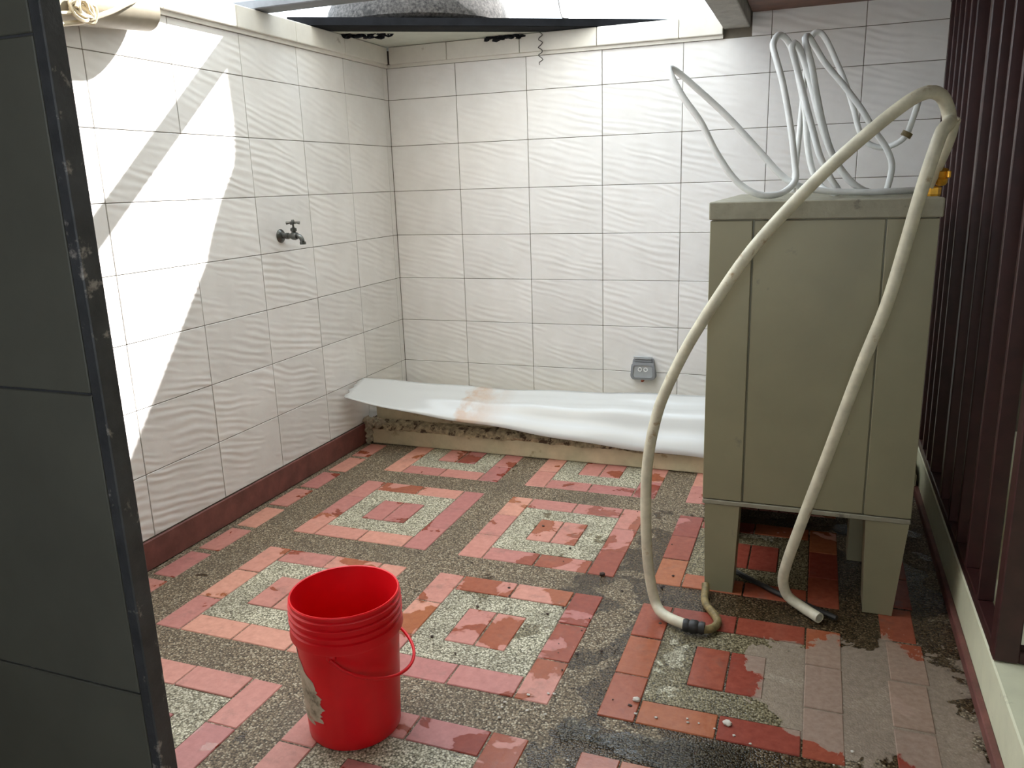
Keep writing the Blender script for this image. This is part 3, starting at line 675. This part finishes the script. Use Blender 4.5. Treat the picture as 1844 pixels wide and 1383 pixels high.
pr += [(rad(z) - 0.0045, z) for z in (0.33, 0.25, 0.15, 0.05)] + [(RB - 0.006, 0.012), (RB - 0.014, 0.009), (0, 0.009)]
obj('body', lathe(nb(), pr, 72, T), 'bucket', bk, True)
def lab(th, z, off): r = rad(z) + off; return Vector((BX + r * math.cos(th), BY_ + r * math.sin(th), z))
lb = nb(); NL = 40; cols = []
for k in range(NL + 1):
    s = k / NL; z = 0.058 + 0.205 * s
    a0 = math.radians(178 + 10 * mnoise.noise(Vector((s * 6, 0, 1))))
    a1 = math.radians(264 - 44 * max(0, s - 0.50) / 0.50 - 14 * (1 if s < 0.06 else 0) + 9 * mnoise.noise(Vector((s * 9, 3, 1))) + 5 * mnoise.noise(Vector((s * 31, 7, 1))))
    if a1 < a0 + .05: a1 = a0 + .05
    cols.append([lb.verts.new(lab(a0 + (a1 - a0) * q / 20, z, 0.0009)) for q in range(21)])
for A, Bq in zip(cols, cols[1:]):
    for q in range(20): lb.faces.new((A[q], A[q + 1], Bq[q + 1], Bq[q]))
o = obj('torn_label', lb, 'label', bk, 'all'); tag(o, 'torn pale paper label')
# wire handle hanging down on the camera side, ears either side
A0, A1 = math.radians(285), math.radians(105)
zE = 0.268
def ear(a): r = rad(zE) + 0.010; return Vector((BX + r * math.cos(a), BY_ + r * math.sin(a), zE))
hp = []
for k in range(15):
    s = k / 14; a = A0 + (A1 + 2 * PI - A0) * s
    r = rad(0.25) + 0.012 + 0.022 * math.sin(PI * s); z = zE - 0.085 * math.sin(PI * s) ** 0.8
    hp.append((BX + r * math.cos(a), BY_ + r * math.sin(a), z))
obj('handle', tube(nb(), hp, 0.0042, 10), 'bucket', bk, True)
for a in (A0, A1):
    p = ear(a); bmx = nb()
    lathe(bmx, [(0, 0), (0.011, 0), (0.011, 0.006), (0.006, 0.010), (0, 0.010)], 16, Matrix.Translation(p - Vector((math.cos(a), math.sin(a), 0)) * 0.010) @ Vector((math.cos(a), math.sin(a), 0)).to_track_quat('Z', 'Y').to_matrix().to_4x4())
    obj('ear', bmx, 'bucket', bk, True)

# ================================================================== WATER AND LITTER ON THE FLOOR
def puddle(c, rx, ry, seed, n=64):
    bm = nb(); top = []; low = []
    for k in range(n):
        a = 2 * PI * k / n; e = Vector((math.cos(a), math.sin(a), 0))
        f = 1 + 0.55 * mnoise.noise(e * 1.3 + Vector((seed, 0, 0))) + 0.25 * mnoise.noise(e * 4 + Vector((0, seed, 0)))
        top.append(bm.verts.new((c[0] + rx * f * e.x * 0.97, c[1] + ry * f * e.y * 0.97, 0.0030))); low.append(bm.verts.new((c[0] + rx * f * e.x, c[1] + ry * f * e.y, 0.0012)))
    bm.faces.new(top)
    for k in range(n): bm.faces.new((low[k], low[(k + 1) % n], top[(k + 1) % n], top[k]))
    return bm
tag(obj('puddle', puddle((2.02, -2.44, 0), 0.20, 0.075, 2), 'water'), 'shallow glistening puddle on the floor at the front', 'puddle')
tag(obj('puddle', puddle((1.745, -2.425, 0), 0.060, 0.042, 9), 'water'), 'small ragged puddle beside the larger glistening one', 'puddle')
random.seed(11)
gm = nb()
for k in range(90):
    x = random.gauss(1.75, 0.35); y = random.gauss(-1.95, 0.42)
    if not (0.2 < x < 1.85 and -2.3 < y < -0.6): continue
    lumpy(gm, (x, y, 0.002), random.uniform(0.002, 0.0055), 1, 0.4, k, (1.2, 1, 0.6))
tag(obj('floor_grit', gm, 'dark_crumb'), 'scattered dark crumbs of dirt on the floor', 'grit', kind='stuff')
gw = nb()
for k in range(60):
    x = random.gauss(1.95, 0.22); y = random.gauss(-2.38, 0.07)
    if not (1.3 < x < 2.6 and -3 < y < -2.28) or math.hypot((x - 2.02) / 1.0, (y + 2.44) / 0.4) < 0.26 or math.hypot(x - 1.745, y + 2.425) < 0.09: continue
    lumpy(gw, (x, y, 0.002), random.uniform(0.002, 0.005), 1, 0.4, k, (1.2, 1, 0.6))
tag(obj('pale_grit', gw, 'stone_chip'), 'scattered pale chips around the puddle', 'grit', kind='stuff')
for c, r, lb_ in (((1.86, -2.262, 0.005), 0.008, 'pale stone chip lying on the brick course left of the muddy square'),
                  ((2.095, -2.285, 0.005), 0.009, 'pale stone chip at the corner of the dark centre bricks'),
                  ((1.60, -1.605, 0.004), 0.008, 'dark crumb on the corner brick of the middle square')):
    tag(obj('stone_chip', lumpy(nb(), c, r, 2, 0.4, r * 999, (1.3, 1, 0.7)), 'dark_crumb' if 'dark crumb' in lb_ else 'stone_chip', None, True), lb_, 'stone')
